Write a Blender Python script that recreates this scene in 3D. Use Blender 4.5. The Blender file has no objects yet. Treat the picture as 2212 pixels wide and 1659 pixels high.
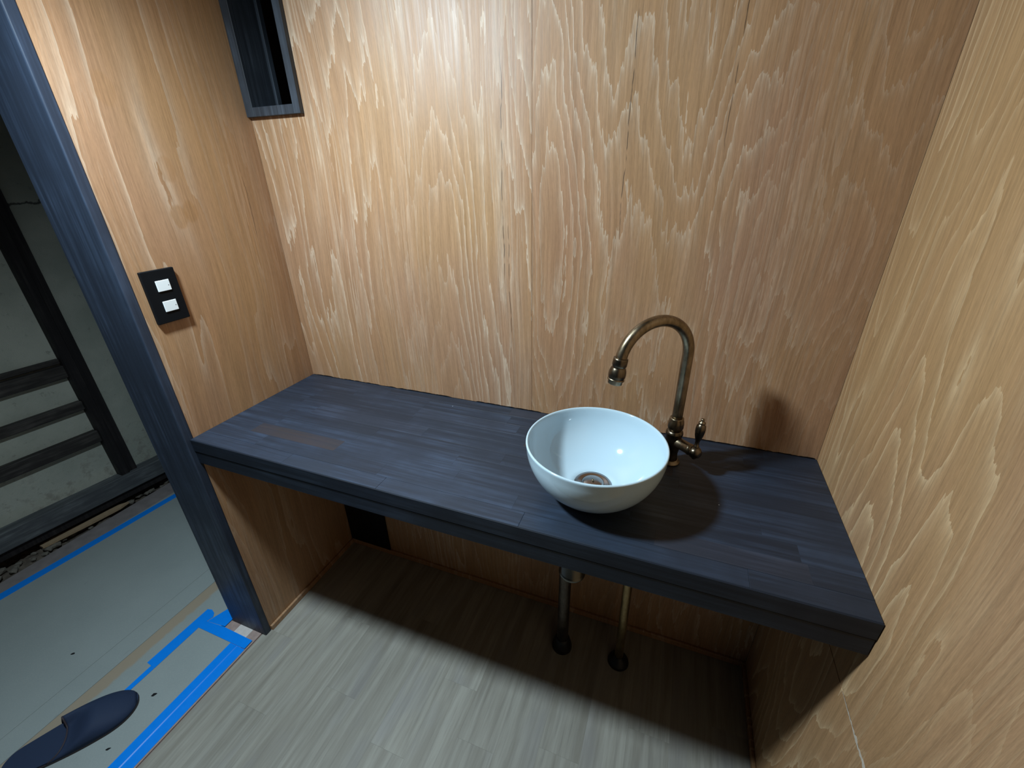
import bpy, bmesh, math, random
from mathutils import Vector, Matrix
random.seed(7)
S = bpy.context.scene
COL = S.collection

# ------------------------------------------------------------------ camera
CAM_POS = (1.09065, -0.97933, 1.33692)
CAM_AX = ((0.933634, 0.357711, -0.019221),      # right
          (0.140708, -0.415537, -0.898627),     # down
          (-0.329436, 0.836284, -0.438292))     # forward
cd = bpy.data.cameras.new('camera')
cam = bpy.data.objects.new('camera', cd)
COL.objects.link(cam)
r, d, f = (Vector(a) for a in CAM_AX)
m = Matrix((r, -d, -f)).transposed().to_4x4()
m.translation = Vector(CAM_POS)
cam.matrix_world = m
cd.sensor_width = 36.0
cd.lens = 932.04 / 2212 * 36
cd.clip_start = 0.01
S.camera = cam

# ------------------------------------------------------------------ world, exposure
w = bpy.data.worlds.new('world')
S.world = w
w.use_nodes = True
bg = w.node_tree.nodes['Background']
bg.inputs['Color'].default_value = (0.62, 0.80, 1.0, 1)
bg.inputs['Strength'].default_value = 0.010
vs = S.view_settings
vs.view_transform = 'Standard'
vs.look = 'None'
vs.exposure = 0.0
vs.gamma = 1.0
vs.use_curve_mapping = False
LAMP_POS = (0.235, -0.65, 1.815)
LAMP_RADIUS = 0.060
LAMP_POWER = 755.0
LAMP_AXIS = (0.46, -0.04, -0.885)        # the adjustable head is tilted towards the right wall
LAMP_COLOR = (0.74, 0.91, 1.0)

# ------------------------------------------------------------------ sizes
W, D, H = 1.4330, 0.4200, 0.75          # room width, counter depth, counter height
XL = -0.006                              # face of the left wall
YB = 0.0                                 # face of the back wall

# ------------------------------------------------------------------ node helper
class NT:
    def __init__(self, name):
        self.m = bpy.data.materials.new(name)
        self.m.use_nodes = True
        self.t = self.m.node_tree
        self.b = self.t.nodes['Principled BSDF']
    def new(self, typ, **kw):
        n = self.t.nodes.new(typ)
        for k, v in kw.items():
            setattr(n, k, v)
        return n
    def put(self, sock, v):
        if v is None:
            return
        if isinstance(v, bpy.types.NodeSocket):
            self.t.links.new(v, sock)
        else:
            if isinstance(v, tuple) and len(v) == 3 and sock.type == 'RGBA':
                v = (*v, 1)
            sock.default_value = v
    def math(self, op, a, b=None, c=None, clamp=False):
        n = self.new('ShaderNodeMath', operation=op, use_clamp=clamp)
        for i, v in enumerate((a, b, c)):
            self.put(n.inputs[i], v)
        return n.outputs[0]
    def add(self, a, b): return self.math('ADD', a, b)
    def sub(self, a, b): return self.math('SUBTRACT', a, b)
    def mul(self, a, b): return self.math('MULTIPLY', a, b)
    def pw(self, a, b): return self.math('POWER', a, b)
    def step(self, x, lo, hi, a=0.0, b=1.0):
        n = self.new('ShaderNodeMapRange', interpolation_type='SMOOTHSTEP')
        for i, v in enumerate((x, lo, hi, a, b)):
            self.put(n.inputs[i], v)
        return n.outputs[0]
    def mix(self, fac, a, b, mode='MIX'):
        n = self.new('ShaderNodeMix', data_type='RGBA', blend_type=mode)
        self.put(n.inputs[0], fac)
        self.put(n.inputs[6], a)
        self.put(n.inputs[7], b)
        return n.outputs[2]
    def pos(self):
        return self.new('ShaderNodeNewGeometry').outputs['Position']
    def obj(self):
        return self.new('ShaderNodeTexCoord').outputs['Object']
    def sep(self, v):
        n = self.new('ShaderNodeSeparateXYZ')
        self.put(n.inputs[0], v)
        return n.outputs
    def vec(self, x, y, z):
        n = self.new('ShaderNodeCombineXYZ')
        for i, v in enumerate((x, y, z)):
            self.put(n.inputs[i], v)
        return n.outputs[0]
    def noise(self, vec, scale=1.0, detail=2.0, rough=0.5, dist=0.0):
        n = self.new('ShaderNodeTexNoise')
        self.put(n.inputs['Vector'], vec)
        n.inputs['Scale'].default_value = scale
        n.inputs['Detail'].default_value = detail
        n.inputs['Roughness'].default_value = rough
        n.inputs['Distortion'].default_value = dist
        return n.outputs['Fac']
    def rnd(self):
        return self.new('ShaderNodeObjectInfo').outputs['Random']
    def bump(self, h, strength=0.3, dist=0.002):
        n = self.new('ShaderNodeBump')
        n.inputs['Strength'].default_value = strength
        n.inputs['Distance'].default_value = dist
        self.put(n.inputs['Height'], h)
        self.t.links.new(n.outputs[0], self.b.inputs['Normal'])
    def out(self, col=None, rough=None, metal=None, spec=None, coat=None, coat_r=None):
        for k, v in (('Base Color', col), ('Roughness', rough), ('Metallic', metal),
                     ('Specular IOR Level', spec), ('Coat Weight', coat), ('Coat Roughness', coat_r)):
            if v is not None:
                self.put(self.b.inputs[k], v)
        return self.m

def plain(name, col, rough=0.5, metal=0.0, var=0.06, scale=40.0, spec=None):
    n = NT(name)
    f = n.noise(n.obj(), scale, 3)
    c = n.mix(f, tuple(x * (1 - var) for x in col), tuple(min(1, x * (1 + var)) for x in col))
    return n.out(c, n.step(f, 0.2, 0.8, rough * 0.92, min(1, rough * 1.08)), metal, spec)

# ------------------------------------------------------------------ materials
def plywood(name, axis, seed, dens, strength, colA, colB, pale, cracks=(), jag=0.05, wide=2.4, tall=0.3, rough=0.48, stains=(), straight=0.55):
    n = NT(name)
    s = n.sep(n.pos())
    u0, v = s[0 if axis == 'X' else 1], s[2]
    # gentle sideways wander of the grain on its way up
    wob = n.noise(n.vec(n.mul(u0, 1.1), n.mul(v, 1.3), seed + 3.1), 1, 1)
    u = n.add(u0, n.mul(n.sub(wob, 0.5), 0.10))
    P = lambda a, b, c: n.vec(n.mul(u, a), n.mul(v, b), seed + c)
    n1 = n.noise(P(wide, tall, 0.0), 1, 1.2, 0.45)
    n2 = n.noise(P(12, 1.3 * tall / 0.3, 5.0), 1, 2, 0.5)
    n3 = n.noise(P(95, 9, 9.0), 1, 3, 0.6)
    F = n.add(n.add(n1, n.mul(n2, 0.13)), n.mul(n3, jag * 0.22))
    fr = n.math('FRACT', n.mul(F, dens))
    inv = n.sub(1.0, fr)
    line = n.pw(inv, 9.0)
    soft = n.pw(inv, 2.0)
    area = n.step(n.noise(P(3.2, 0.9, 12.0), 1, 2), 0.34, 0.62, 0.25, 1.0)
    F2 = n.add(n.mul(u, 50.0), n.add(n.mul(n.noise(P(16.0, 0.5, 15.0), 1, 3, 0.6), 14.0), n.mul(n3, 0.6)))
    line2 = n.pw(n.sub(1.0, n.math('FRACT', F2)), 3.0)
    area2 = n.step(n.noise(P(5.5, 0.45, 18.0), 1, 2), 0.48, 0.66, 0.0, straight)
    fib = n.noise(P(420, 9, 21.0), 1, 3, 0.65)
    fib2 = n.noise(P(120, 3, 25.0), 1, 2, 0.6)
    tone = n.step(n.noise(P(5.0, 1.1, 31.0), 1, 3, 0.55), 0.3, 0.7)
    tone2 = n.step(n.noise(P(2.2, 1.6, 41.0), 1, 2), 0.45, 0.72)
    col = n.mix(tone, colA, colB)
    col = n.mix(n.mul(tone2, 0.55), col, tuple(c * k for c, k in zip(colB, (0.93, 0.98, 1.18))))
    k = n.add(n.mul(line, 0.75), n.mul(soft, 0.25))
    col = n.mix(n.mul(n.mul(k, area), strength), col, pale)
    col = n.mix(n.mul(n.mul(line2, area2), strength), col, pale)
    for sy, sz, sr, sk in stains:
        du = n.mul(n.sub(u0, sy), 1.0 / sr)
        dv = n.mul(n.sub(v, sz), 1.0 / (sr * 1.5))
        rr = n.math('SQRT', n.add(n.mul(du, du), n.mul(dv, dv)))
        rr = n.add(rr, n.mul(n.sub(n.noise(n.vec(u0, v, sy), 40, 2), 0.5), 0.5))
        col = n.mix(n.mul(n.step(rr, 0.75, 1.05, 1.0, 0.0), sk), col, tuple(c * k for c, k in zip(colA, (0.82, 0.72, 0.60))))
    pore = n.noise(P(900, 70, 27.0), 1, 2, 0.6)
    shade = n.add(n.add(n.step(fib, 0.25, 0.75, 0.87, 1.09), n.step(pore, 0.3, 0.7, -0.07, 0.07)), n.step(fib2, 0.3, 0.7, -0.07, 0.07))
    col = n.mix(1.0, col, n.vec(shade, shade, shade), 'MULTIPLY')
    # fine dark checks that run up the veneer
    for cu, z0, z1, th in cracks:
        off = n.mul(n.sub(n.noise(n.vec(0.0, n.mul(v, 9.0), cu), 1, 3), 0.5), 0.016)
        dd = n.math('ABSOLUTE', n.sub(n.add(u0, off), cu))
        mk = n.mul(n.step(dd, th * 0.4, th, 1.0, 0.0), n.mul(n.step(v, z0, z0 + 0.12), n.step(v, z1 - 0.12, z1, 1.0, 0.0)))
        gap = n.step(n.noise(n.vec(0.0, n.mul(v, 24.0), cu + 2), 1, 2), 0.40, 0.55)
        col = n.mix(n.mul(n.mul(mk, gap), 0.75), col, (0.03, 0.018, 0.012))
    n.bump(n.add(n.mul(line, 0.6), n.mul(fib, 0.5)), 0.22, 0.0012)
    return n.out(col, n.step(fib2, 0.3, 0.7, rough - 0.05, rough + 0.07), 0.0, 0.5)

STAINS = ((-0.262, 1.262, 0.020, 0.55), (-0.232, 1.272, 0.018, 0.5), (-0.255, 1.36, 0.020, 0.35), (-0.325, 1.50, 0.022, 0.3))
TAN_A = (0.405, 0.228, 0.106)
TAN_B = (0.385, 0.208, 0.110)
PALE = (0.60, 0.45, 0.33)
M = {}
M['ply_back_1'] = plywood('plywood_back_wide', 'X', 3.7, 42, 0.95, TAN_A, TAN_B, PALE,
                          ((0.693, 1.05, 1.60, 0.0012), (0.705, 0.9, 1.3, 0.001)), jag=0.10)
M['ply_back_2'] = plywood('plywood_back_narrow', 'X', 24.6, 30, 0.95, (0.39, 0.220, 0.106), (0.37, 0.195, 0.105), (0.57, 0.42, 0.30),
                          ((0.957, 1.15, 1.75, 0.0012), (1.132, 1.32, 1.85, 0.0010)), jag=0.20, wide=3.4, tall=0.62, straight=0.30)
M['ply_left'] = plywood('plywood_left', 'Y', 33.4, 24, 0.7, (0.41, 0.232, 0.107), (0.385, 0.205, 0.102), PALE,
                        ((-0.072, 1.13, 1.42, 0.0009),), jag=0.05, rough=0.54, stains=STAINS)
M['ply_right'] = plywood('plywood_right', 'Y', 52.9, 19, 0.95, (0.385, 0.222, 0.100), (0.365, 0.202, 0.097), (0.62, 0.43, 0.25), jag=0.10, wide=5.0, tall=0.72, rough=0.58, straight=0.25)
M['ply_trim'] = plywood('plywood_trim', 'X', 61.0, 20, 0.5, TAN_A, TAN_B, PALE)

def black_wood(name, seed, base=(0.011, 0.0185, 0.034), worn=(0.036, 0.058, 0.100), rough=0.42, axis=0, rnd=0.0, spec=0.5):
    n = NT(name)
    s = n.sep(n.pos())
    r_ = n.rnd()
    st = [90.0, 90.0, 90.0]
    st[axis] = 4.0
    off = n.mul(r_, 37.0)
    P = n.vec(n.add(n.mul(s[0], st[0]), off), n.mul(s[1], st[1]), n.add(n.mul(s[2], st[2]), seed))
    g = n.noise(P, 1, 4, 0.6)
    b = n.noise(n.vec(s[0], s[1], n.add(s[2], seed)), 9, 3, 0.55)
    k = n.mul(n.step(g, 0.35, 0.75), n.step(b, 0.3, 0.75, 0.15, 1.0))
    col = n.mix(k, base, worn)
    if rnd:
        brown = n.mul(n.step(r_, 0.86, 0.90), n.step(g, 0.25, 0.7, 0.35, 1.0))
        col = n.mix(n.mul(brown, rnd), col, (0.030, 0.022, 0.021))
        piece_tone = n.step(r_, 0.0, 1.0, 0.84, 1.16)  # random tone of each stave
        col = n.mix(1.0, col, n.vec(piece_tone, piece_tone, piece_tone), 'MULTIPLY')
        # specks of dust
        sp = n.new('ShaderNodeTexVoronoi', feature='F1')
        n.put(sp.inputs['Vector'], n.pos())
        sp.inputs['Scale'].default_value = 22.0
        sel = n.math('GREATER_THAN', n.sep(sp.outputs['Color'])[0], 0.86)
        dot = n.mul(n.step(sp.outputs['Distance'], 0.012, 0.028, 1.0, 0.0), sel)
        col = n.mix(dot, col, (0.6, 0.66, 0.7))
    n.bump(g, 0.18, 0.0008)
    return n.out(col, n.step(n.add(n.mul(g, 0.5), n.mul(b, 0.5)), 0.3, 0.7, rough + 0.10, rough - 0.06), 0.0, spec)

M['stave'] = black_wood('black_stained_staves', 1.0, rough=0.48, axis=0, rnd=0.8, spec=0.55)
M['apron'] = black_wood('black_stained_apron', 4.0, (0.006, 0.009, 0.016), (0.018, 0.027, 0.044), rough=0.5, axis=0, spec=0.35)
M['jamb'] = black_wood('black_stained_jamb', 8.0, (0.016, 0.024, 0.042), (0.052, 0.076, 0.125), rough=0.5, axis=2)
M['niche'] = black_wood('black_stained_niche', 12.0, (0.022, 0.028, 0.038), (0.07, 0.088, 0.115), rough=0.45, axis=2)
M['black_panel'] = black_wood('black_panel_paint', 15.0, (0.004, 0.004, 0.005), (0.006, 0.006, 0.008), rough=0.6, axis=2, spec=0.2)
M['old_timber'] = black_wood('old_dark_timber', 21.0, (0.014, 0.012, 0.013), (0.045, 0.040, 0.040), rough=0.6, axis=2, spec=0.3)
M['old_rail'] = black_wood('old_dark_rail', 24.0, (0.030, 0.027, 0.026), (0.11, 0.10, 0.092), rough=0.6, axis=1, spec=0.3)
M['old_sill'] = black_wood('old_sill_timber', 27.0, (0.075, 0.082, 0.090), (0.19, 0.21, 0.215), rough=0.7, axis=1, spec=0.3)

def floor_vinyl():
    n = NT('oak_vinyl_plank')
    s = n.sep(n.pos())
    r_ = n.rnd()
    off = n.mul(r_, 23.0)
    P = lambda a, b, c: n.vec(n.add(n.mul(s[0], a), off), n.mul(s[1], b), c)
    g = n.noise(P(120, 5, 0.0), 1, 4, 0.65)
    g2 = n.noise(P(30, 2.2, 4.0), 1, 4, 0.65)
    g3 = n.noise(P(9, 3.5, 7.0), 1, 3, 0.55)
    col = n.mix(n.step(g2, 0.3, 0.7), (0.245, 0.228, 0.192), (0.365, 0.352, 0.308))
    col = n.mix(n.mul(n.step(g, 0.45, 0.8), 0.55), col, (0.165, 0.152, 0.135))
    col = n.mix(n.mul(n.step(g3, 0.5, 0.75), 0.5), col, (0.275, 0.268, 0.268))
    piece_tone = n.step(r_, 0.0, 1.0, 0.94, 1.06)  # every plank gets its own random tone
    col = n.mix(1.0, col, n.vec(piece_tone, piece_tone, piece_tone), 'MULTIPLY')
    n.bump(g, 0.25, 0.0008)
    return n.out(col, n.step(g2, 0.3, 0.7, 0.48, 0.60), 0.0, 0.4)
M['vinyl'] = floor_vinyl()

def sheet(name, stain=False):
    n = NT(name)
    p = n.pos()
    s = n.sep(p)
    a = n.noise(p, 5, 3, 0.6)
    b = n.noise(p, 320, 2, 0.6)
    col = n.mix(a, (0.260, 0.300, 0.298), (0.330, 0.372, 0.370))
    col = n.mix(n.step(b, 0.4, 0.75, 0.0, 0.25), col, (0.40, 0.42, 0.40))
    if stain:
        wv = n.mul(n.sub(n.noise(p, 26, 4, 0.65), 0.5), 0.022)
        band = n.step(n.add(s[0], wv), -0.320, -0.306, 1.0, 0.0)
        col = n.mix(n.mul(band, 0.8), col, (0.36, 0.275, 0.185))
    sc = n.noise(n.vec(n.mul(s[0], 60), n.mul(s[1], 9), 3.0), 1, 3, 0.6)
    col = n.mix(n.step(sc, 0.70, 0.78, 0.0, 0.5), col, (0.12, 0.125, 0.125))
    return n.out(col, 0.62, 0.0, 0.3)
M['sheet'] = sheet('grey_protection_sheet')
M['sheet_stain'] = sheet('grey_protection_sheet_stained', True)
M['tape'] = plain('blue_masking_tape', (0.0, 0.25, 0.95), 0.33, 0, 0.05, 60)
M['sub_floor'] = plain('grey_board_edge', (0.24, 0.215, 0.215), 0.8, 0, 0.3, 30)
M['sill_a'] = plain('sill_strip_grey', (0.36, 0.27, 0.245), 0.6, 0, 0.25, 90)
M['sill_b'] = plain('sill_strip_white', (0.62, 0.58, 0.56), 0.6, 0, 0.12, 90)

def plaster():
    n = NT('old_plaster')
    p = n.pos()
    s = n.sep(p)
    a = n.noise(p, 4, 4, 0.6)
    b = n.noise(p, 45, 4, 0.65)
    c = n.noise(p, 260, 2, 0.6)
    col = n.mix(n.step(a, 0.3, 0.7), (0.37, 0.395, 0.345), (0.50, 0.515, 0.45))
    col = n.mix(n.step(b, 0.60, 0.80, 0.0, 0.7), col, (0.15, 0.145, 0.125))
    low = n.mul(n.step(s[2], 0.12, 0.45, 1.0, 0.0), n.step(n.noise(p, 16, 4, 0.7), 0.50, 0.66))
    col = n.mix(n.mul(low, 0.55), col, (0.20, 0.18, 0.155))
    ck = n.math('ABSOLUTE', n.sub(n.add(s[2], n.mul(n.sub(n.noise(p, 14, 4, 0.7), 0.5), 0.06)), 1.275))
    col = n.mix(n.step(ck, 0.0015, 0.006, 0.8, 0.0), col, (0.03, 0.03, 0.03))
    n.bump(n.add(b, n.mul(c, 0.5)), 0.5, 0.003)
    return n.out(col, 0.95, 0.0, 0.1)
M['plaster'] = plaster()
M['earth'] = plain('crumbled_earth', (0.13, 0.107, 0.085), 0.95, 0, 0.7, 55)
M['rubble'] = plain('rubble_stone', (0.17, 0.155, 0.13), 0.95, 0, 0.5, 60)
M['wood_chip'] = plain('raw_broken_board', (0.40, 0.29, 0.18), 0.9, 0, 0.2, 70)
M['ceramic'] = plain('glazed_white_ceramic', (0.50, 0.64, 0.73), 0.07, 0, 0.01, 5, 0.6)
M['chrome'] = plain('brushed_drain_steel', (0.34, 0.30, 0.29), 0.18, 1.0, 0.08, 30)

def antique(name, a, b, rough):
    n = NT(name)
    o = n.obj()
    f = n.noise(o, 38, 4, 0.6)
    g = n.noise(n.vec(n.mul(n.sep(o)[0], 1.0), n.mul(n.sep(o)[1], 1.0), n.mul(n.sep(o)[2], 0.25)), 260, 2)
    col = n.mix(n.step(n.add(n.mul(f, .6), n.mul(g, .4)), 0.35, 0.65), a, b)
    return n.out(col, n.step(f, 0.3, 0.7, rough, rough + 0.10), 1.0)
M['brass'] = antique('antique_bronze', (0.19, 0.15, 0.10), (0.32, 0.25, 0.17), 0.30)
M['brass_dark'] = antique('antique_bronze_dark', (0.11, 0.088, 0.064), (0.19, 0.15, 0.105), 0.24)
M['brass_pipe'] = antique('yellow_brass_pipe', (0.32, 0.23, 0.11), (0.44, 0.33, 0.17), 0.38)
M['pipe_dark'] = antique('dark_bronze_pipe', (0.10, 0.085, 0.07), (0.16, 0.135, 0.11), 0.40)
M['trap'] = plain('nickel_trap', (0.20, 0.20, 0.18), 0.35, 1.0, 0.1, 40)
M['rubber'] = plain('black_escutcheon', (0.008, 0.008, 0.010), 0.45)
M['switch_plate'] = plain('matt_black_plate', (0.004, 0.005, 0.007), 0.6, 0, 0.1, 40, 0.15)
M['switch_white'] = plain('white_rocker', (0.88, 0.93, 0.96), 0.35, 0, 0.02, 20)
M['dot'] = plain('indicator_dot', (0.02, 0.03, 0.05), 0.4)
M['slipper'] = plain('navy_leatherette', (0.022, 0.036, 0.076), 0.72, 0, 0.15, 300, 0.22)
M['slipper_sole'] = plain('slipper_sole_edge', (0.030, 0.020, 0.022), 0.6)
M['slipper_in'] = plain('slipper_lining', (0.035, 0.025, 0.032), 0.7)
M['lining_glint'] = plain('pale_lining_glint', (0.75, 0.78, 0.80), 0.4)  # pale colour that stands in for a glint on the slipper lining
M['ceiling'] = plain('ceiling_board', (0.16, 0.14, 0.12), 0.8)
M['filler'] = plain('pale_wood_filler', (0.52, 0.44, 0.36), 0.85, 0, 0.2, 200)
M['backing'] = plain('dark_stud_backing', (0.03, 0.022, 0.018), 0.9)
M['cord'] = plain('black_cord', (0.01, 0.01, 0.01), 0.5)
mb = NT('bulb_glow')
em = mb.new('ShaderNodeEmission')
em.inputs['Color'].default_value = (*LAMP_COLOR, 1)
em.inputs['Strength'].default_value = LAMP_POWER
mb.t.links.new(em.outputs[0], mb.t.nodes['Material Output'].inputs['Surface'])
M['bulb'] = mb.m

# ------------------------------------------------------------------ mesh helpers
def link(name, me, mat=None, parent=None, smooth=False):
    o = bpy.data.objects.new(name, me)
    COL.objects.link(o)
    if mat is not None:
        me.materials.append(M[mat] if isinstance(mat, str) else mat)
    if parent is not None:
        o.parent = parent
    if smooth:
        for p in me.polygons:
            p.use_smooth = True
    return o

def mesh_of(bm, name):
    bmesh.ops.recalc_face_normals(bm, faces=bm.faces[:])
    me = bpy.data.meshes.new(name)
    bm.to_mesh(me)
    bm.free()
    return me

def add_box(bm, x0, x1, y0, y1, z0, z1):
    v = [bm.verts.new(p) for p in ((x0, y0, z0), (x1, y0, z0), (x1, y1, z0), (x0, y1, z0),
                                   (x0, y0, z1), (x1, y0, z1), (x1, y1, z1), (x0, y1, z1))]
    for q in ((0, 3, 2, 1), (4, 5, 6, 7), (0, 1, 5, 4), (1, 2, 6, 5), (2, 3, 7, 6), (3, 0, 4, 7)):
        bm.faces.new([v[i] for i in q])
    return v

def box(name, x0, x1, y0, y1, z0, z1, mat, parent=None, bev=0.0, seg=1):
    bm = bmesh.new()
    add_box(bm, x0, x1, y0, y1, z0, z1)
    if bev:
        bmesh.ops.bevel(bm, geom=bm.edges[:], offset=bev, segments=seg, profile=0.5, affect='EDGES')
    return link(name, mesh_of(bm, name), mat, parent)

def prism(name, pts, lo, hi, mat, parent=None, plane='XY', bev=0.0):
    """extrude a polygon; plane XY -> along z, XZ -> along y, YZ -> along x"""
    bm = bmesh.new()
    f = {'XY': lambda a, b, c: (a, b, c), 'XZ': lambda a, b, c: (a, c, b), 'YZ': lambda a, b, c: (c, a, b)}[plane]
    A = [bm.verts.new(f(a, b, lo)) for a, b in pts]
    B = [bm.verts.new(f(a, b, hi)) for a, b in pts]
    bm.faces.new(A)
    bm.faces.new(B[::-1])
    k = len(pts)
    for i in range(k):
        j = (i + 1) % k
        bm.faces.new((A[i], B[i], B[j], A[j]))
    if bev:
        bmesh.ops.bevel(bm, geom=bm.edges[:], offset=bev, segments=1, affect='EDGES')
    return link(name, mesh_of(bm, name), mat, parent)

def lathe_mesh(name, prof, seg=48, base=(0, 0, 0), axis=(0, 0, 1), cap=True):
    """prof: (radius, height) pairs along the axis from the base point"""
    ax = Vector(axis).normalized()
    t = Vector((1, 0, 0)) if abs(ax.x) < 0.9 else Vector((0, 1, 0))
    e1 = ax.cross(t).normalized()
    e2 = ax.cross(e1)
    b = Vector(base)
    bm = bmesh.new()
    rings = []
    for rr, hh in prof:
        if rr < 1e-6:
            rings.append([bm.verts.new(b + ax * hh)])
        else:
            rings.append([bm.verts.new(b + ax * hh + (e1 * math.cos(2 * math.pi * i / seg) + e2 * math.sin(2 * math.pi * i / seg)) * rr)
                          for i in range(seg)])
    for A, B in zip(rings, rings[1:]):
        if len(A) == 1 and len(B) == 1:
            continue
        for i in range(seg):
            j = (i + 1) % seg
            if len(A) == 1:
                bm.faces.new((A[0], B[i], B[j]))
            elif len(B) == 1:
                bm.faces.new((A[i], A[j], B[0]))
            else:
                bm.faces.new((A[i], A[j], B[j], B[i]))
    if cap:
        for R_ in (rings[0], rings[-1]):
            if len(R_) > 1:
                bm.faces.new(R_)
    return mesh_of(bm, name)

def lathe(name, prof, mat, parent=None, **kw):
    return link(name, lathe_mesh(name, prof, **kw), mat, parent, True)

def tube(name, pts, rad, mat, parent=None, seg=20):
    bm = bmesh.new()
    pts = [Vector(p) for p in pts]
    rings = []
    tan0 = (pts[1] - pts[0]).normalized()
    ref = Vector((0, 0, 1)) if abs(tan0.z) < 0.9 else Vector((1, 0, 0))
    e1 = tan0.cross(ref).normalized()
    for i, p in enumerate(pts):
        a = pts[max(0, i - 1)]
        b = pts[min(len(pts) - 1, i + 1)]
        t = (b - a).normalized()
        e1 = (e1 - t * e1.dot(t)).normalized()
        e2 = t.cross(e1)
        rr = rad[i] if isinstance(rad, (list, tuple)) else rad
        rings.append([bm.verts.new(p + (e1 * math.cos(2 * math.pi * k / seg) + e2 * math.sin(2 * math.pi * k / seg)) * rr) for k in range(seg)])
    for A, B in zip(rings, rings[1:]):
        for i in range(seg):
            j = (i + 1) % seg
            bm.faces.new((A[i], A[j], B[j], B[i]))
    bm.faces.new(rings[0])
    bm.faces.new(rings[-1])
    return link(name, mesh_of(bm, name), mat, parent, True)

def empty(name, loc=(0, 0, 0)):
    """parts are built in world coordinates; the empty marks the base"""
    o = bpy.data.objects.new(name, None)
    COL.objects.link(o)
    o.location = loc
    o.empty_display_size = 0.05
    return o

def settle(root):
    """keep parts where they are although the parent sits at its base"""
    bpy.context.view_layer.update()
    inv = root.matrix_world.inverted()
    for c in root.children:
        c.matrix_parent_inverse = inv

def tag(o, label, cat=None, group=None, kind=None):
    o['label'] = label
    if cat:
        o['category'] = cat
    if group:
        o['group'] = group
    if kind:
        o['kind'] = kind
    return o

def structure(o, label):
    return tag(o, label, kind='structure')

# ================================================================== the room shell
# floor with planks
fl = box('floor', -0.022, W + 0.02, -1.55, 0.02, -0.03, -0.004, 'backing')
structure(fl, 'grey oak look vinyl plank floor under the counter')
pw_ = 0.1045
col_i = 0
x = -0.0205
while x < W + 0.012:
    x1 = min(x + pw_, W + 0.015)
    y = 0.015 - (0.0 if col_i else 0.0)
    first = [0.425, 0.62, 0.30, 0.50, 0.22, 0.57, 0.36, 0.48, 0.27][col_i % 9]
    ln = first
    while y > -1.54:
        y0 = max(y - ln, -1.545)
        box('plank', x + 0.00004, x1 - 0.00004, y0 + 0.00004, y - 0.00004, -0.004, 0.0, 'vinyl', fl, 0.00012)
        y = y0
        ln = 0.61
    x = x1
    col_i += 1

# niche opening in the back wall
NX0, NX1, NZ0, NZ1 = 0.0, 0.173, 1.479, 2.02
CEIL = 2.16
wb = bmesh.new()
add_box(wb, -0.16, 0.004, 0.008, 0.20, -0.03, CEIL)
add_box(wb, NX1 - 0.004, W + 0.12, 0.008, 0.20, -0.03, CEIL)
add_box(wb, 0.004, NX1 - 0.004, 0.008, 0.20, -0.03, NZ0 + 0.004)
add_box(wb, 0.004, NX1 - 0.004, 0.008, 0.20, NZ1 - 0.004, CEIL)
wall_back = structure(link('wall_back', mesh_of(wb, 'wall_back'), 'backing'), 'back wall clad in varnished plywood behind the basin')
SEAM = 0.7612
prism('plywood_panel', [(-0.006, 0.0), (SEAM - 0.0004, 0.0), (SEAM - 0.0004, CEIL), (NX1 - 0.004, CEIL), (NX1 - 0.004, NZ0 + 0.004), (-0.006, NZ0 + 0.004)],
      0.0, 0.008, 'ply_back_1', wall_back, 'XZ')
box('plywood_panel', SEAM + 0.0004, W, 0.0, 0.008, 0.0, CEIL, 'ply_back_2', wall_back)
# left wall
wall_left = structure(box('wall_left', -0.150, -0.012, -0.410, 0.30, -0.01, CEIL, 'backing'), 'left partition wall ending at the black door jamb')
box('plywood_panel', -0.012, XL, -0.410, -0.0005, 0.0, CEIL, 'ply_left', wall_left)
box('corridor_face', -0.1545, -0.150, -0.410, 0.30, 0.0, CEIL, 'plaster', wall_left)
# right wall: two sheets that meet below counter height
wall_right = structure(box('wall_right', W + 0.008, W + 0.12, -1.55, 0.02, -0.03, CEIL, 'backing'), 'right wall clad in plywood with strong cathedral grain')
JZ = 0.567
box('plywood_panel', W, W + 0.008, -1.545, -0.0005, 0.0, JZ - 0.0006, 'ply_right', wall_right, 0.0008)
box('plywood_panel', W, W + 0.008, -1.545, -0.0005, JZ + 0.0006, CEIL, 'ply_right', wall_right, 0.0008)
# pale ragged filler rubbed along the joint of the right wall
rng = random.Random(77)
bm = bmesh.new()
ys_ = [-0.405 - 0.70 * i / 160 for i in range(161)]
up_, dn_ = [], []
for i, y in enumerate(ys_):
    k = min(1.0, i / 18)
    a, b = k * rng.uniform(0.0004, 0.0052), k * rng.uniform(0.0004, 0.0038)
    up_.append((bm.verts.new((W - 0.0004, y, JZ + a)), bm.verts.new((W - 0.0001, y, JZ + a))))
    dn_.append((bm.verts.new((W - 0.0004, y, JZ - b)), bm.verts.new((W - 0.0001, y, JZ - b))))
for i in range(160):
    bm.faces.new((up_[i][0], up_[i + 1][0], dn_[i + 1][0], dn_[i][0]))
    bm.faces.new((up_[i][1], dn_[i][1], dn_[i + 1][1], up_[i + 1][1]))
    bm.faces.new((up_[i][0], up_[i][1], up_[i + 1][1], up_[i + 1][0]))
    bm.faces.new((dn_[i][0], dn_[i + 1][0], dn_[i + 1][1], dn_[i][1]))
for i in (0, 160):
    bm.faces.new((up_[i][0], dn_[i][0], dn_[i][1], up_[i][1]))
link('joint_filler', mesh_of(bm, 'joint_filler'), 'filler', wall_right)
structure(box('ceiling', -1.6, W + 0.12, -1.55, 0.30, CEIL, CEIL + 0.03, 'ceiling'), 'plain ceiling board above the washroom')
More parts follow.
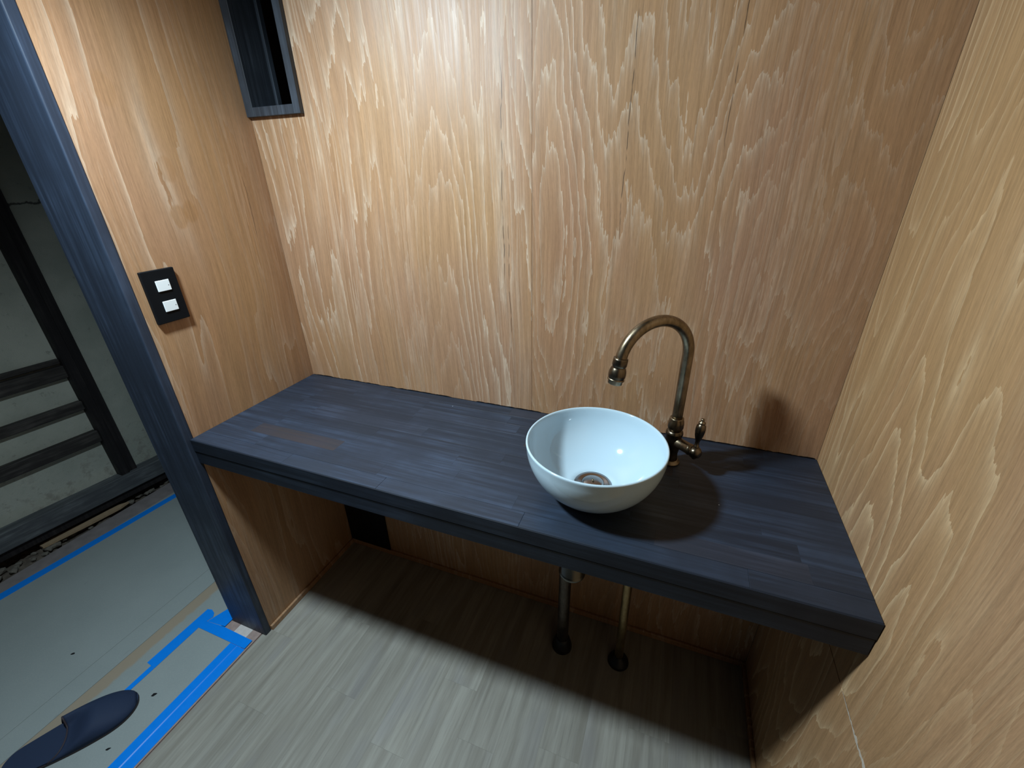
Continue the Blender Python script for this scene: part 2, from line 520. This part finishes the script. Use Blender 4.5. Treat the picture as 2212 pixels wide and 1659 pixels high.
# baseboards
BBH = 0.019
structure(box('baseboard_left', XL, XL + 0.008, -0.409, -0.0008, 0.0, BBH, 'ply_left', None, 0.0012), 'narrow plywood strip along the foot of the left wall')
structure(box('baseboard_back', XL + 0.009, W - 0.009, -0.0085, -0.0004, 0.0, BBH, 'ply_trim', None, 0.0012), 'narrow plywood strip along the foot of the back wall')
structure(box('baseboard_right', W - 0.0085, W - 0.0003, -1.54, -0.0008, 0.0, BBH, 'ply_right', None, 0.0012), 'narrow plywood strip along the foot of the right wall')
# door jamb
structure(box('trim_1', -0.1545, -0.0040, -0.4315, -0.4102, 0.0, CEIL, 'jamb', None, 0.0025, 2), 'black stained wooden door jamb at the end of the left wall')

# ================================================================== corridor beyond the doorway
KY = 0.10                                   # the old wall is not quite parallel to the washroom
def oldwall(x, y):                          # depth x in front of the plaster, at y
    return -1.165 + KY * y + x
def slanted(name, depth0, depth1, y0, y1, z0, z1, mat, parent=None, bev=0.002, dz=0.0):
    bm = bmesh.new()
    vs_ = []
    for y, dzz in ((y0, dz), (y1, 0.0)):
        for dd, z in ((depth0, z0), (depth1, z0), (depth1, z1), (depth0, z1)):
            vs_.append(bm.verts.new((oldwall(dd, y), y, z + dzz)))
    for q in ((0, 1, 2, 3), (7, 6, 5, 4), (0, 4, 5, 1), (1, 5, 6, 2), (2, 6, 7, 3), (3, 7, 4, 0)):
        bm.faces.new([vs_[i] for i in q])
    if bev:
        bmesh.ops.bevel(bm, geom=bm.edges[:], offset=bev, segments=1, affect='EDGES')
    return link(name, mesh_of(bm, name), mat, parent)

wall_corridor = structure(slanted('wall_corridor', -0.10, 0.0, -1.55, 0.60, 0.140, CEIL, 'plaster', None, 0), 'old grey green plaster wall with dark timbers across the corridor')
slanted('wall_core', -0.10, -0.02, -1.55, 0.60, 0.05, 0.139, 'backing', wall_corridor, 0)
slanted('post', 0.0, 0.030, -0.150, -0.085, 0.128, CEIL, 'old_timber', wall_corridor)
slanted('post_batten', 0.030, 0.038, -0.150, -0.118, 0.128, CEIL, 'old_timber', wall_corridor, 0.0015)
for z0, z1, dp in ((0.690, 0.712, 0.014), (0.632, 0.684, 0.026), (0.485, 0.524, 0.026), (0.328, 0.382, 0.030)):
    slanted('rail', 0.0, dp, -1.55, -0.1502, z0, z1, 'old_rail', wall_corridor, 0.003)
slanted('sill_beam', -0.02, 0.050, -1.55, 0.60, 0.052, 0.130, 'old_sill', wall_corridor, 0.003, 0.035)
slanted('lower_beam', -0.03, 0.034, -1.55, 0.60, 0.012, 0.052, 'old_timber', wall_corridor, 0.003, 0.035)

# corridor floor: raw boards, edge strip, crumbled footing
fc = structure(box('floor_corridor', -1.118, -0.158, -1.55, 0.60, -0.03, 0.0, 'sub_floor'), 'grey raw board floor of the corridor')
def rubble_bed():
    bm = bmesh.new()
    rng = random.Random(11)
    nx, ny = 14, 150
    x0, x1, y0, y1 = -1.42, -1.108, -1.5, 0.58
    g = []
    for i in range(nx + 1):
        row = []
        for j in range(ny + 1):
            t = i / nx
            x = x0 + (x1 - x0) * t
            y = y0 + (y1 - y0) * j / ny
            z = -0.022 - 0.020 * t + rng.uniform(0, 0.018) + 0.006 * math.sin(y * 23 + x * 31)
            row.append(bm.verts.new((x + rng.uniform(-.004, .004), y, z)))
        g.append(row)
    for i in range(nx):
        for j in range(ny):
            bm.faces.new((g[i][j], g[i + 1][j], g[i + 1][j + 1], g[i][j + 1]))
    return link('crumbled_earth', mesh_of(bm, 'crumbled_earth'), 'earth')
eb = rubble_bed()
tag(eb, 'dark crumbled earth in the gap below the old timber sill', 'earth', kind='stuff')
# loose lumps in the gap
rng = random.Random(5)
def lump(seed, sx, sy, sz):
    rr = random.Random(seed)
    bm = bmesh.new()
    bmesh.ops.create_icosphere(bm, subdivisions=1, radius=1.0)
    for v in bm.verts:
        k = rr.uniform(0.72, 1.1)
        v.co = Vector((v.co.x * sx * k, v.co.y * sy * k, v.co.z * sz * k))
    return mesh_of(bm, 'rubble_lump')
lumps = [lump(i, 0.016, 0.020, 0.011) for i in range(5)]
for mm in lumps:
    mm.materials.append(M['rubble'])
for i in range(34):
    y = -0.62 + 0.021 * i + rng.uniform(-.008, .008)
    o = bpy.data.objects.new('rubble_lump', lumps[i % 5])
    COL.objects.link(o)
    k = rng.uniform(0.55, 1.25)
    o.location = (-1.150 + 0.05 * y + rng.uniform(-0.034, 0.012), y, -0.020 + 0.006 * k)
    o.rotation_euler = (0, 0, rng.uniform(0, 6.28))
    o.scale = (k, k, k)
    tag(o, 'lump of crumbled plaster in the earth gap by the corridor floor', 'rubble', 'rubble lumps in the gap below the sill')
chip = prism('broken_board', [(-1.205, -0.47), (-1.178, -0.47), (-1.166, -0.40), (-1.150, -0.31), (-1.138, -0.21), (-1.146, -0.17), (-1.165, -0.20), (-1.186, -0.33), (-1.205, -0.42)],
             -0.0015, 0.008, 'wood_chip')
tag(chip, 'raw tan piece of broken board lying in the earth gap', 'board')

# protection sheets
def sheet_obj(pts, mat, z0, z1, label):
    o = prism('floor_protection_sheet', pts, z0, z1, mat)
    return tag(o, label, 'floor sheet')
sheet_obj([(-1.052, -1.50), (-1.006, 0.55), (-0.4335, 0.55), (-0.4335, -1.50)], 'sheet', 0.0, 0.0025, 'wide grey green floor sheet reaching to the old corridor wall')
sheet_obj([(-0.4325, -1.50), (-0.4325, 0.55), (-0.3585, 0.55), (-0.3585, -1.50)], 'sheet', 0.0, 0.0025, 'narrow grey floor sheet strip beside the brown stained seam')
sheet_obj([(-0.3555, -1.50), (-0.3555, 0.30), (-0.172, 0.30), (-0.172, -0.465), (-0.045, -0.465), (-0.045, -1.50)], 'sheet_stain', 0.0024, 0.0040,
          'grey floor sheet with a brown stained edge, under the slipper')
# threshold strips
th = structure(box('trim_2', -0.158, -0.0225, -1.50, -0.4320, -0.03, -0.002, 'sill_a'), 'laminated wooden door threshold under the blue tape')
for xa, xb, mt in ((-0.157, -0.116, 'sill_a'), (-0.1155, -0.060, 'sill_b'), (-0.0595, -0.0235, 'sill_a')):
    box('threshold_strip', xa, xb, -1.50, -0.4320, -0.002, 0.0022, mt, th)

# masking tape
def tape(pts, z, label, lift=None):
    o = prism('masking_tape', pts, z, z + 0.0006, 'tape')
    return tag(o, label, 'tape')
tape([(-1.058, -1.45), (-1.052, -0.653), (-1.003, -0.05), (-0.985, 0.40), (-0.951, 0.40), (-0.972, -0.06), (-1.015, -0.66), (-1.020, -1.45)], 0.0026,
     'long blue tape strip along the far edge of the corridor sheet')
tape([(-0.2755, -0.6265), (-0.2725, -0.432), (-0.256, -0.428), (-0.238, -0.434), (-0.2265, -0.446), (-0.232, -0.462), (-0.2365, -0.490), (-0.2365, -0.6300)], 0.0046,
     'short wide blue tape piece with rounded torn end on the sheet')
tape([(-0.2540, -0.6285), (-0.2365, -0.6305), (-0.2395, -0.80), (-0.2535, -0.80)], 0.0046, 'thin blue tape strip running under the slipper toe')
tape([(-0.2310, -0.4640), (-0.1880, -0.36), (-0.1575, -0.36), (-0.1575, -0.4570)], 0.0041, 'short blue tape piece tucked beside the black jamb')
tape([(-0.2400, -0.4905), (-0.2310, -0.4650), (-0.1573, -0.4590), (-0.0285, -0.4615), (-0.0285, -0.4900)], 0.0053, 'blue tape strip laid across the door threshold')
# long tape over the threshold edge, with its raised crease
def crease_tape():
    bm = bmesh.new()
    xs = (-0.0890, -0.0640, -0.0610, -0.0580, -0.0285)
    zs = (0.0048, 0.0048, 0.0066, 0.0048, 0.0030)
    ya, yb = -0.4905, -1.45
    k = 30
    top = [[bm.verts.new((x, ya + (yb - ya) * j / k, z)) for x, z in zip(xs, zs)] for j in range(k + 1)]
    bot = [[bm.verts.new((x, ya + (yb - ya) * j / k, z - 0.0006)) for x, z in zip(xs, zs)] for j in range(k + 1)]
    for j in range(k):
        for i in range(4):
            bm.faces.new((top[j][i], top[j][i + 1], top[j + 1][i + 1], top[j + 1][i]))
            bm.faces.new((bot[j][i], bot[j + 1][i], bot[j + 1][i + 1], bot[j][i + 1]))
        for i in (0, 4):
            bm.faces.new((top[j][i], top[j + 1][i], bot[j + 1][i], bot[j][i]))
    for j in (0, k):
        for i in range(4):
            bm.faces.new((top[j][i], top[j][i + 1], bot[j][i + 1], bot[j][i]))
    return link('masking_tape', mesh_of(bm, 'masking_tape'), 'tape')
tag(crease_tape(), 'long creased blue tape strip along the vinyl floor edge', 'tape')

# small dark flakes dropped on the sheets
rng = random.Random(9)
for cx, cy, cz, k, lab in ((-0.1585, -0.6795, 0.0041, 1.0, 'black flake lying between the slipper toe and the creased tape'),
                           (-0.1330, -0.8100, 0.0041, 0.7, 'small black flake beside the outer side of the slipper'),
                           (-0.5300, -0.6900, 0.0026, 0.7, 'small dark flake on the wide grey green sheet')):
    a0 = rng.uniform(0.6, 1.0)
    P_ = []
    for i in range(7):
        a = 2 * math.pi * i / 7
        rr = rng.uniform(0.7, 1.2)
        ex, ey = 0.0085 * k * rr * math.cos(a), 0.0042 * k * rr * math.sin(a)
        P_.append((cx + ex * math.cos(a0) - ey * math.sin(a0), cy + ex * math.sin(a0) + ey * math.cos(a0)))
    tag(prism('paint_flake', P_, cz, cz + 0.0012, 'rubber'), lab, 'flake', 'dark flakes on the floor sheets')

# ================================================================== counter
counter = empty('counter', (W / 2, -D / 2, H))
SLAB = 0.034
APR = 0.0375
rows = 10
rw = D / rows
rng = random.Random(23)
for i in range(rows):
    y1 = -0.0012 - i * rw if i == 0 else -i * rw
    y0 = -(i + 1) * rw if i < rows - 1 else -D + 0.0032
    x = XL + 0.001
    ln = rng.uniform(0.10, 0.34)
    while x < W - 0.002:
        x1 = x + ln
        if x1 > W - 0.07:
            x1 = W - 0.0012
        box('stave', x + 0.00003, x1 - 0.00003, y0 + 0.00003, y1 - 0.00003, H - SLAB, H, 'stave', counter, 0.0006 if i == rows - 1 else 0.0001)
        x = x1
        ln = rng.uniform(0.22, 0.40)
box('edge_strip', XL + 0.001, W - 0.0012, -D, -D + 0.0030, H - SLAB, H, 'apron', counter, 0.0007)
box('apron', XL + 0.001, W - 0.0012, -D + 0.0015, -D + 0.026, H - SLAB - APR, H - SLAB - 0.0016, 'apron', counter, 0.0008)
# ragged line of black stain left on the back wall above the counter
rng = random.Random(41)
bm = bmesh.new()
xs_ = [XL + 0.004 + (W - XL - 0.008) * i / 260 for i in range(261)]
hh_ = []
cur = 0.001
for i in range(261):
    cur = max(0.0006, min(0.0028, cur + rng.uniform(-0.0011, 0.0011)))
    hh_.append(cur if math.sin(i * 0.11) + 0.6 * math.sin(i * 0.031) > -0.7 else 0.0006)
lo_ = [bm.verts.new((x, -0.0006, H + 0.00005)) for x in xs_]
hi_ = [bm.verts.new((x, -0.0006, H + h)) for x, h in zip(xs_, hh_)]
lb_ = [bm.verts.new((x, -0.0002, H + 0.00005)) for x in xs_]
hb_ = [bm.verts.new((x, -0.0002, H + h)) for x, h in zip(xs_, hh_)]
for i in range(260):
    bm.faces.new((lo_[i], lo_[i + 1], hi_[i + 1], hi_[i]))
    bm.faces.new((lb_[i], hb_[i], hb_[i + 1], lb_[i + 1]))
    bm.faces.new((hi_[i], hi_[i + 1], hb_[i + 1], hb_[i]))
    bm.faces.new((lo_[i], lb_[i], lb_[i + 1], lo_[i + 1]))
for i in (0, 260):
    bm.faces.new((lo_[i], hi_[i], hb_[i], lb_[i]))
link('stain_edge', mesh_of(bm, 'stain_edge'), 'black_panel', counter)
settle(counter)
tag(counter, 'black stained laminated wood counter fixed between the plywood walls', 'counter')

# ================================================================== basin
BX, BY = 0.9830, -0.2700
basin = empty('vessel_basin', (BX, BY, H))
prof = [(0.0, 0.0005), (0.040, 0.0005), (0.044, 0.0006), (0.050, 0.003)]
for t in range(1, 13):                       # outer wall
    a = t / 12
    prof.append((0.050 + (0.1350 - 0.050) * math.sin(a * math.pi / 2) ** 0.97, 0.003 + (0.114 - 0.003) * (1 - math.cos(a * math.pi / 2)) ** 0.86))
prof += [(0.1357, 0.1170), (0.1353, 0.1192), (0.1337, 0.1202), (0.1318, 0.1196), (0.1307, 0.1175)]
for t in range(12, -1, -1):                  # inner wall
    a = t / 12
    prof.append((0.037 + (0.1300 - 0.037) * math.sin(a * math.pi / 2) ** 0.97, 0.0155 + (0.114 - 0.0155) * (1 - math.cos(a * math.pi / 2)) ** 0.86))
prof += [(0.036, 0.0135), (0.0, 0.0130)]
lathe('bowl', prof, 'ceramic', basin, seg=96, base=(BX, BY, H), cap=False)
dr = lathe('drain', [(0.0, 0.0), (0.0365, 0.0), (0.0380, 0.0012), (0.0365, 0.0030), (0.030, 0.0026), (0.0275, 0.0010), (0.0, 0.0010)], 'chrome', basin, seg=48,
           base=(BX, BY, H + 0.0155), cap=False)
lathe('plug', [(0.0, 0.0), (0.022, 0.0), (0.0225, 0.0040), (0.019, 0.0062), (0.010, 0.0072), (0.0, 0.0075)], 'chrome', dr, seg=40, base=(BX, BY, H + 0.0166), cap=False)
lathe('plug_stud', [(0.0, 0.0), (0.0030, 0.0), (0.0028, 0.0030), (0.0, 0.0035)], 'brass', dr, seg=16, base=(BX, BY, H + 0.0240), cap=False)
settle(basin)
tag(basin, 'round white glazed vessel basin standing on the black counter', 'basin')

# ================================================================== faucet
FX, FY = 1.1263, -0.1146
TH = math.radians(220.77)
PH = math.radians(170.3)
ZC, RA = 1.0085, 0.0782
dirv = Vector((math.cos(TH), math.sin(TH), 0))
faucet = empty('gooseneck_faucet', (FX, FY, H))
fb = (FX, FY, H)
lathe('base_flange', [(0.0, 0.0003), (0.0205, 0.0003), (0.0210, 0.0020), (0.0200, 0.0042), (0.0175, 0.0055), (0.0165, 0.0085), (0.0155, 0.0095), (0.0, 0.0095)], 'brass', faucet, base=fb, cap=False)
lathe('body', [(r_, h_ * 1.11 if h_ > 0.01 else h_) for r_, h_ in [(0.0150, 0.0095), (0.0138, 0.014), (0.0132, 0.022), (0.0145, 0.030), (0.0165, 0.038), (0.0170, 0.050), (0.0170, 0.064), (0.0180, 0.066), (0.0182, 0.069), (0.0172, 0.072), (0.0150, 0.0745), (0.0120, 0.0755)]],
      'brass_dark', faucet, base=fb)
lathe('collar', [(r_, h_ * 1.11) for r_, h_ in [(0.0125, 0.0755), (0.0128, 0.0775), (0.0155, 0.0790), (0.0165, 0.0820), (0.0165, 0.0900), (0.0155, 0.0960), (0.0142, 0.0990), (0.0142, 0.1015), (0.0130, 0.1025), (0.0112, 0.1025)]],
      'brass', faucet, base=fb)
pts = [(FX, FY, z) for z in [0.8600 + (ZC - 0.8600) * i / 12 for i in range(12)]]
for i in range(49):
    a = PH * i / 48
    p = Vector((FX, FY, ZC)) + dirv * RA * (1 - math.cos(a)) + Vector((0, 0, RA * math.sin(a)))
    pts.append(tuple(p))
tube('spout', pts, 0.0110, 'brass', faucet, 28)
end = Vector(pts[-1])
tn = dirv * math.sin(PH) + Vector((0, 0, math.cos(PH)))
nz = lathe('nozzle', [(0.0108, -0.004), (0.0135, -0.003), (0.0140, 0.000), (0.0140, 0.0105), (0.0132, 0.0125), (0.0122, 0.0140), (0.0138, 0.0165), (0.0158, 0.0220), (0.0165, 0.0280), (0.0163, 0.0330), (0.0150, 0.0370), (0.0150, 0.0375)],
           'brass_dark', faucet, base=end, axis=tn, seg=40)
lathe('aerator', [(0.0150, 0.0375), (0.0160, 0.0385), (0.0160, 0.0405), (0.0138, 0.0412), (0.0136, 0.0480), (0.0120, 0.0490), (0.0108, 0.0480), (0.0, 0.0470)], 'brass', nz, base=end, axis=tn, seg=40, cap=False)
# side valve with lever
VA = math.radians(-38)
va = Vector((math.cos(VA), math.sin(VA), 0))
vb = Vector((FX, FY, H + 0.0570))
lathe('valve_arm', [(0.0120, 0.008), (0.0118, 0.014), (0.0118, 0.040), (0.0125, 0.0415), (0.0125, 0.0455), (0.0105, 0.0470), (0.0100, 0.0490)], 'brass', faucet, base=vb, axis=va, seg=36)
kn = lathe('valve_knob', [(0.0098, 0.0485), (0.0125, 0.0500), (0.0135, 0.0530), (0.0135, 0.0585), (0.0120, 0.0625), (0.0095, 0.0650), (0.0085, 0.0665), (0.0055, 0.0680), (0.0, 0.0685)], 'brass_dark', faucet, base=vb, axis=va, seg=36)
kc = vb + va * 0.0555
lathe('knob_stud', [(0.0045, 0.012), (0.0045, 0.015), (0.0030, 0.0165), (0.0, 0.017)], 'brass_dark', kn, base=kc, axis=(0, 0, -1), seg=20)
lv = lathe('lever', [(0.0055, 0.011), (0.0060, 0.0150), (0.0044, 0.0170), (0.0042, 0.0260), (0.0055, 0.0300), (0.0082, 0.0400), (0.0096, 0.0490), (0.0098, 0.0560), (0.0088, 0.0630), (0.0062, 0.0665), (0.0055, 0.0675)], 'brass_dark', faucet, base=kc, axis=(0.05, 0.06, 1), seg=28)
lathe('lever_finial', [(0.0055, 0.0675), (0.0070, 0.0685), (0.0066, 0.0710), (0.0038, 0.0725), (0.0030, 0.0745), (0.0040, 0.0765), (0.0032, 0.0785), (0.0, 0.0792)], 'brass', lv, base=kc, axis=(0.05, 0.06, 1), seg=24, cap=False)
settle(faucet)
tag(faucet, 'antique bronze gooseneck faucet with side lever behind the basin', 'faucet')

# ================================================================== pipes under the counter
trap = empty('drain_trap', (0.906, -0.130, 0.0))
p1 = Vector((0.906, -0.130, 0))
TX, TY, TZ = 0.950, -0.262, 0.487          # bottle trap hanging below the drain
lathe('trap_bottle', [(0.0, 0.0), (0.026, 0.0), (0.0305, 0.0020), (0.0315, 0.0060), (0.0300, 0.0100), (0.0285, 0.0120), (0.0285, 0.120), (0.0250, 0.128), (0.0170, 0.132)], 'trap', trap, base=(TX, TY, TZ), seg=36)
tube('tailpiece', [(TX, TY, TZ + 0.130), (TX + 0.004, TY - 0.001, TZ + 0.150), (BX - 0.006, BY + 0.001, 0.680), (BX, BY, 0.695), (BX, BY, 0.7130)], 0.0162, 'trap', trap, 24)
q0 = Vector((TX, TY, 0.590))
dq = (Vector((p1.x, p1.y, 0.590)) - q0).normalized()
pts = [q0 + dq * 0.026, q0 + dq * 0.06]
L_ = (Vector((p1.x, p1.y, 0.590)) - q0).length
for i in range(9):
    a = math.pi / 2 * i / 8
    pts.append(q0 + dq * (L_ - 0.035 + 0.035 * math.sin(a)) + Vector((0, 0, -0.035 + 0.035 * math.cos(a))))
pts.append(p1 + Vector((0, 0, 0.44)))
tube('outlet_bend', pts, 0.0165, 'trap', trap, 24)
tube('drain_pipe', [p1 + Vector((0, 0, z)) for z in (0.004, 0.15, 0.30, 0.45)], 0.0172, 'pipe_dark', trap, 24)
lathe('floor_escutcheon', [(0.0175, 0.046), (0.0200, 0.045), (0.0230, 0.036), (0.0270, 0.022), (0.0300, 0.010), (0.0305, 0.0003), (0.0, 0.0003)], 'rubber', trap, base=(0.906, -0.130, 0.0), seg=32)
settle(trap)
tag(trap, 'dark drain pipe with bottle trap running from basin to floor', 'drain pipe')
sup = empty('water_supply_pipe', (1.0765, -0.118, 0))
tube('brass_pipe', [(1.0780, -0.118, 0.004), (1.0765, -0.118, 0.20), (1.0745, -0.118, 0.40), (1.0760, -0.118, 0.52), (1.0900, -0.117, 0.59), (1.1130, -0.115, 0.65), (1.1240, -0.115, 0.69), (1.1263, -0.1148, 0.714)], 0.0122, 'brass_pipe', sup, 20)
lathe('floor_escutcheon', [(0.0128, 0.030), (0.0140, 0.029), (0.0200, 0.020), (0.0290, 0.010), (0.0310, 0.0003), (0.0, 0.0003)], 'rubber', sup, base=(1.0780, -0.118, 0), seg=32)
settle(sup)
tag(sup, 'thin yellow brass supply pipe rising from a black floor collar', 'water pipe')

# black panel in the corner below the counter
pn = empty('access_panel', (0.087, -0.006, BBH))
box('panel', XL + 0.0015, 0.1775, -0.0065, -0.0006, BBH + 0.0006, 0.676, 'black_panel', pn, 0.0008)
box('panel_edge', 0.1776, 0.1795, -0.0085, -0.0006, BBH + 0.0006, 0.676, 'black_panel', pn, 0.0004)
settle(pn)
tag(pn, 'matt black panel in the back corner under the counter', 'panel')

# ================================================================== niche with black frame
ni = empty('wall_niche', (0.0865, 0.0, NZ0))
FY0 = -0.0128
box('stile', NX0 - 0.0045, 0.0205, FY0, -0.0004, NZ0, NZ1, 'niche', ni, 0.0008)
box('stile', 0.1520, NX1, FY0, -0.0004, NZ0, NZ1, 'niche', ni, 0.0008)
box('bottom_rail', 0.0207, 0.1518, FY0, -0.0004, NZ0, 1.4995, 'niche', ni, 0.0008)
box('top_rail', 0.0207, 0.1518, FY0, -0.0004, 2.00, NZ1, 'niche', ni, 0.0008)
box('side_board', 0.0060, 0.0203, 0.0000, 0.066, NZ0 + 0.006, NZ1 - 0.006, 'niche', ni)
box('side_board', 0.1523, 0.1670, 0.0000, 0.150, NZ0 + 0.006, NZ1 - 0.006, 'niche', ni)
box('bottom_board', 0.0205, 0.1520, 0.0000, 0.150, NZ0 + 0.006, 1.4990, 'niche', ni)
box('inner_batten', 0.0060, 0.0285, 0.0662, 0.0800, NZ0 + 0.006, NZ1 - 0.006, 'niche', ni, 0.0006)
box('back_board', 0.0060, 0.1670, 0.150, 0.156, NZ0 + 0.006, NZ1 - 0.006, 'black_panel', ni)
settle(ni)
tag(ni, 'narrow recessed wall niche with black stained wooden frame', 'niche')

# ================================================================== light switch
sw = empty('light_switch', (XL, -0.3555, 1.0415))
SX = XL + 0.0003
pl = box('plate', SX, SX + 0.0085, -0.3915, -0.3195, 1.0425, 1.1600, 'switch_plate', sw, 0.0012)
for zz in (1.1130, 1.0670):
    b_ = box('rocker', SX + 0.0083, SX + 0.0105, -0.3683, -0.3392, zz, zz + 0.0238, 'switch_white', sw, 0.0006)
    lathe('indicator', [(0.0009, 0.0), (0.0009, 0.0003), (0.0, 0.0004)], 'dot', b_, base=(SX + 0.0105, -0.3432, zz + 0.0115), axis=(1, 0, 0), seg=12)
settle(sw)
tag(sw, 'black wall plate with two white light switches on the left wall', 'light switch')

# ================================================================== slipper
def slipper():
    root = empty('slipper', (-0.262, -0.825, 0.0042))
    L = 0.275
    ax = Vector((0.49, 0.872, 0)).normalized()          # heel to toe
    sd = Vector((ax.y, -ax.x, 0))                        # to the right of the walking direction
    toe = Vector((-0.190, -0.700, 0.0042))
    org = toe - ax * L
    # outline half width along the length t = 0 heel .. 1 toe
    def half(t, side):
        a = 0.040 * min(1.0, math.sqrt(max(0.0, 1 - ((0.16 - t) / 0.16) ** 2)) if t < 0.16 else 1.0)
        bulge = 0.0 if t < 0.16 else 0.012 * math.sin(min(1, (t - 0.16) / 0.50) * math.pi / 2)
        wv = a + bulge * (1.5 if side > 0 else 0.75)
        if t > 0.70:
            k = (t - 0.70) / 0.30
            wv *= math.sqrt(max(0.0, 1 - k ** 2.3))
        return wv
    N = 40
    ts = [0.5 - 0.5 * math.cos(math.pi * i / N) for i in range(N + 1)]
    def P(t, s, z):
        return org + ax * (L * t) + sd * s + Vector((0, 0, z))
    # sole and footbed
    def slab(name, z0, z1, grow, mat):
        bm = bmesh.new()
        ring = [(t, half(t, 1) + grow * (1 if 0.001 < t < 0.999 else 0)) for t in ts] + [(t, -half(t, -1) - grow * (1 if 0.001 < t < 0.999 else 0)) for t in ts[-2:0:-1]]
        A = [bm.verts.new(P(t, s, z0)) for t, s in ring]
        B = [bm.verts.new(P(t, s, z1)) for t, s in ring]
        bm.faces.new(A)
        bm.faces.new(B)
        for i in range(len(ring)):
            j = (i + 1) % len(ring)
            bm.faces.new((A[i], A[j], B[j], B[i]))
        return link(name, mesh_of(bm, name), mat, root)
    slab('sole', 0.0, 0.006, 0.0025, 'slipper_sole')
    slab('footbed', 0.006, 0.0105, 0.0, 'slipper')
    sm = lambda q: (lambda k: k * k * (3 - 2 * k))(max(0.0, min(1.0, q)))
    # vamp: arched shell over the front part, with a curved opening
    def shell(name, thick, mat, t0f):
        bm = bmesh.new()
        nu, nv = 26, 24
        g = []
        for i in range(nu + 1):
            row = []
            for j in range(nv + 1):
                c = -1 + 2 * j / nv                       # -1 left .. 1 right
                t0 = t0f(c)
                t = t0 + (0.992 - t0) * (i / nu)
                hw = (half(t, 1) if c > 0 else half(t, -1)) + 0.0022 - thick
                k = (t - 0.40) / 0.60
                hgt = 0.050 * (1 - max(0, k) ** 1.6) ** 0.75 if k < 1 else 0.0
                hgt = max(0.010, hgt + 0.006) - thick
                ang = c * math.pi / 2
                s = hw * math.sin(ang) if abs(c) < 1 else hw * c
                z = 0.006 + hgt * press(c, t - t0) * max(0.0, math.cos(ang)) ** 0.72
                row.append(bm.verts.new(P(t, s, z)))
            g.append(row)
        for i in range(nu):
            for j in range(nv):
                bm.faces.new((g[i][j], g[i][j + 1], g[i + 1][j + 1], g[i + 1][j]))
        return link(name, mesh_of(bm, name), mat, root, True)
    def press(c, dt):
        # the opening is trodden flat except at the inner side
        e = 0.30 + 0.62 * (1 - sm((c + 0.45) / 0.30)) * sm((c + 1.05) / 0.1)
        return e + (1 - e) * sm(dt / 0.26)
    edge = lambda c: 0.47 - 0.06 * c * c - (0.09 * max(0, c) ** 2)
    vp = shell('vamp', 0.0, 'slipper', edge)
    vm = vp.modifiers.new('thickness', 'SOLIDIFY')
    vm.thickness = 0.0035
    vm.offset = -1
    # trim roll along the opening
    nv = 24
    tp = []
    for j in range(nv + 1):
        c = -1 + 2 * j / nv
        t = edge(c)
        hw = (half(t, 1) if c > 0 else half(t, -1)) + 0.0008
        k = max(0, (t - 0.40) / 0.60)
        hgt = 0.050 * (1 - k ** 1.6) ** 0.75 + 0.0045
        ang = c * math.pi / 2
        tp.append(P(t, hw * math.sin(ang), 0.006 + hgt * press(c, 0.0) * max(0.0, math.cos(ang)) ** 0.72))
    tube('opening_trim', tp, 0.0021, 'slipper_in', root, 8)
    bm = bmesh.new()
    q = [bm.verts.new(P(t, s, 0.0112)) for t, s in ((0.475, -0.028), (0.530, -0.028), (0.530, -0.015), (0.475, -0.015))]
    q2 = [bm.verts.new(P(t, s, 0.0106)) for t, s in ((0.475, -0.028), (0.530, -0.028), (0.530, -0.015), (0.475, -0.015))]
    bm.faces.new(q)
    bm.faces.new(q2[::-1])
    for i in range(4):
        bm.faces.new((q[i], q[(i + 1) % 4], q2[(i + 1) % 4], q2[i]))
    link('glint_patch', mesh_of(bm, 'glint_patch'), 'lining_glint', root)  # pale patch added as a painted white glint inside the opening
    settle(root)
    return tag(root, 'dark navy slip-on slipper lying on the grey floor sheet', 'slipper')
slipper()

# ================================================================== the lamp that lights the room
lp = empty('ceiling_spotlight', (LAMP_POS[0], LAMP_POS[1], CEIL))
lx, ly, lz = LAMP_POS
LA = Vector(LAMP_AXIS).normalized()
back = -LA
lathe('diffuser', [(0.0, -0.010), (LAMP_RADIUS * 0.4, -0.0086), (LAMP_RADIUS * 0.75, -0.0048), (LAMP_RADIUS, 0.0004)], 'bulb', lp, base=LAMP_POS, axis=back, seg=40, cap=False)
hd = lathe('lamp_head', [(LAMP_RADIUS, 0.0010), (LAMP_RADIUS + 0.003, 0.0), (LAMP_RADIUS + 0.006, 0.004), (LAMP_RADIUS + 0.003, 0.045), (0.026, 0.066), (0.010, 0.078), (0.0, 0.080)], 'cord', lp, base=LAMP_POS, axis=back, seg=40)
tip = Vector(LAMP_POS) + back * 0.074
tube('lamp_stem', [tip, tip + Vector((-0.012, 0.002, 0.030)), Vector((tip.x - 0.018, tip.y + 0.003, tip.z + 0.08)), Vector((tip.x - 0.018, tip.y + 0.003, CEIL - 0.018))], 0.0055, 'cord', lp, 12)
lx, ly = tip.x - 0.018, tip.y + 0.003
lathe('ceiling_rose', [(0.0060, 0.0), (0.0400, 0.006), (0.0450, 0.0195)], 'cord', lp, base=(lx, ly, CEIL - 0.020), seg=32)
settle(lp)
tag(lp, 'small black spotlight on a thin stem below the ceiling', 'lamp')
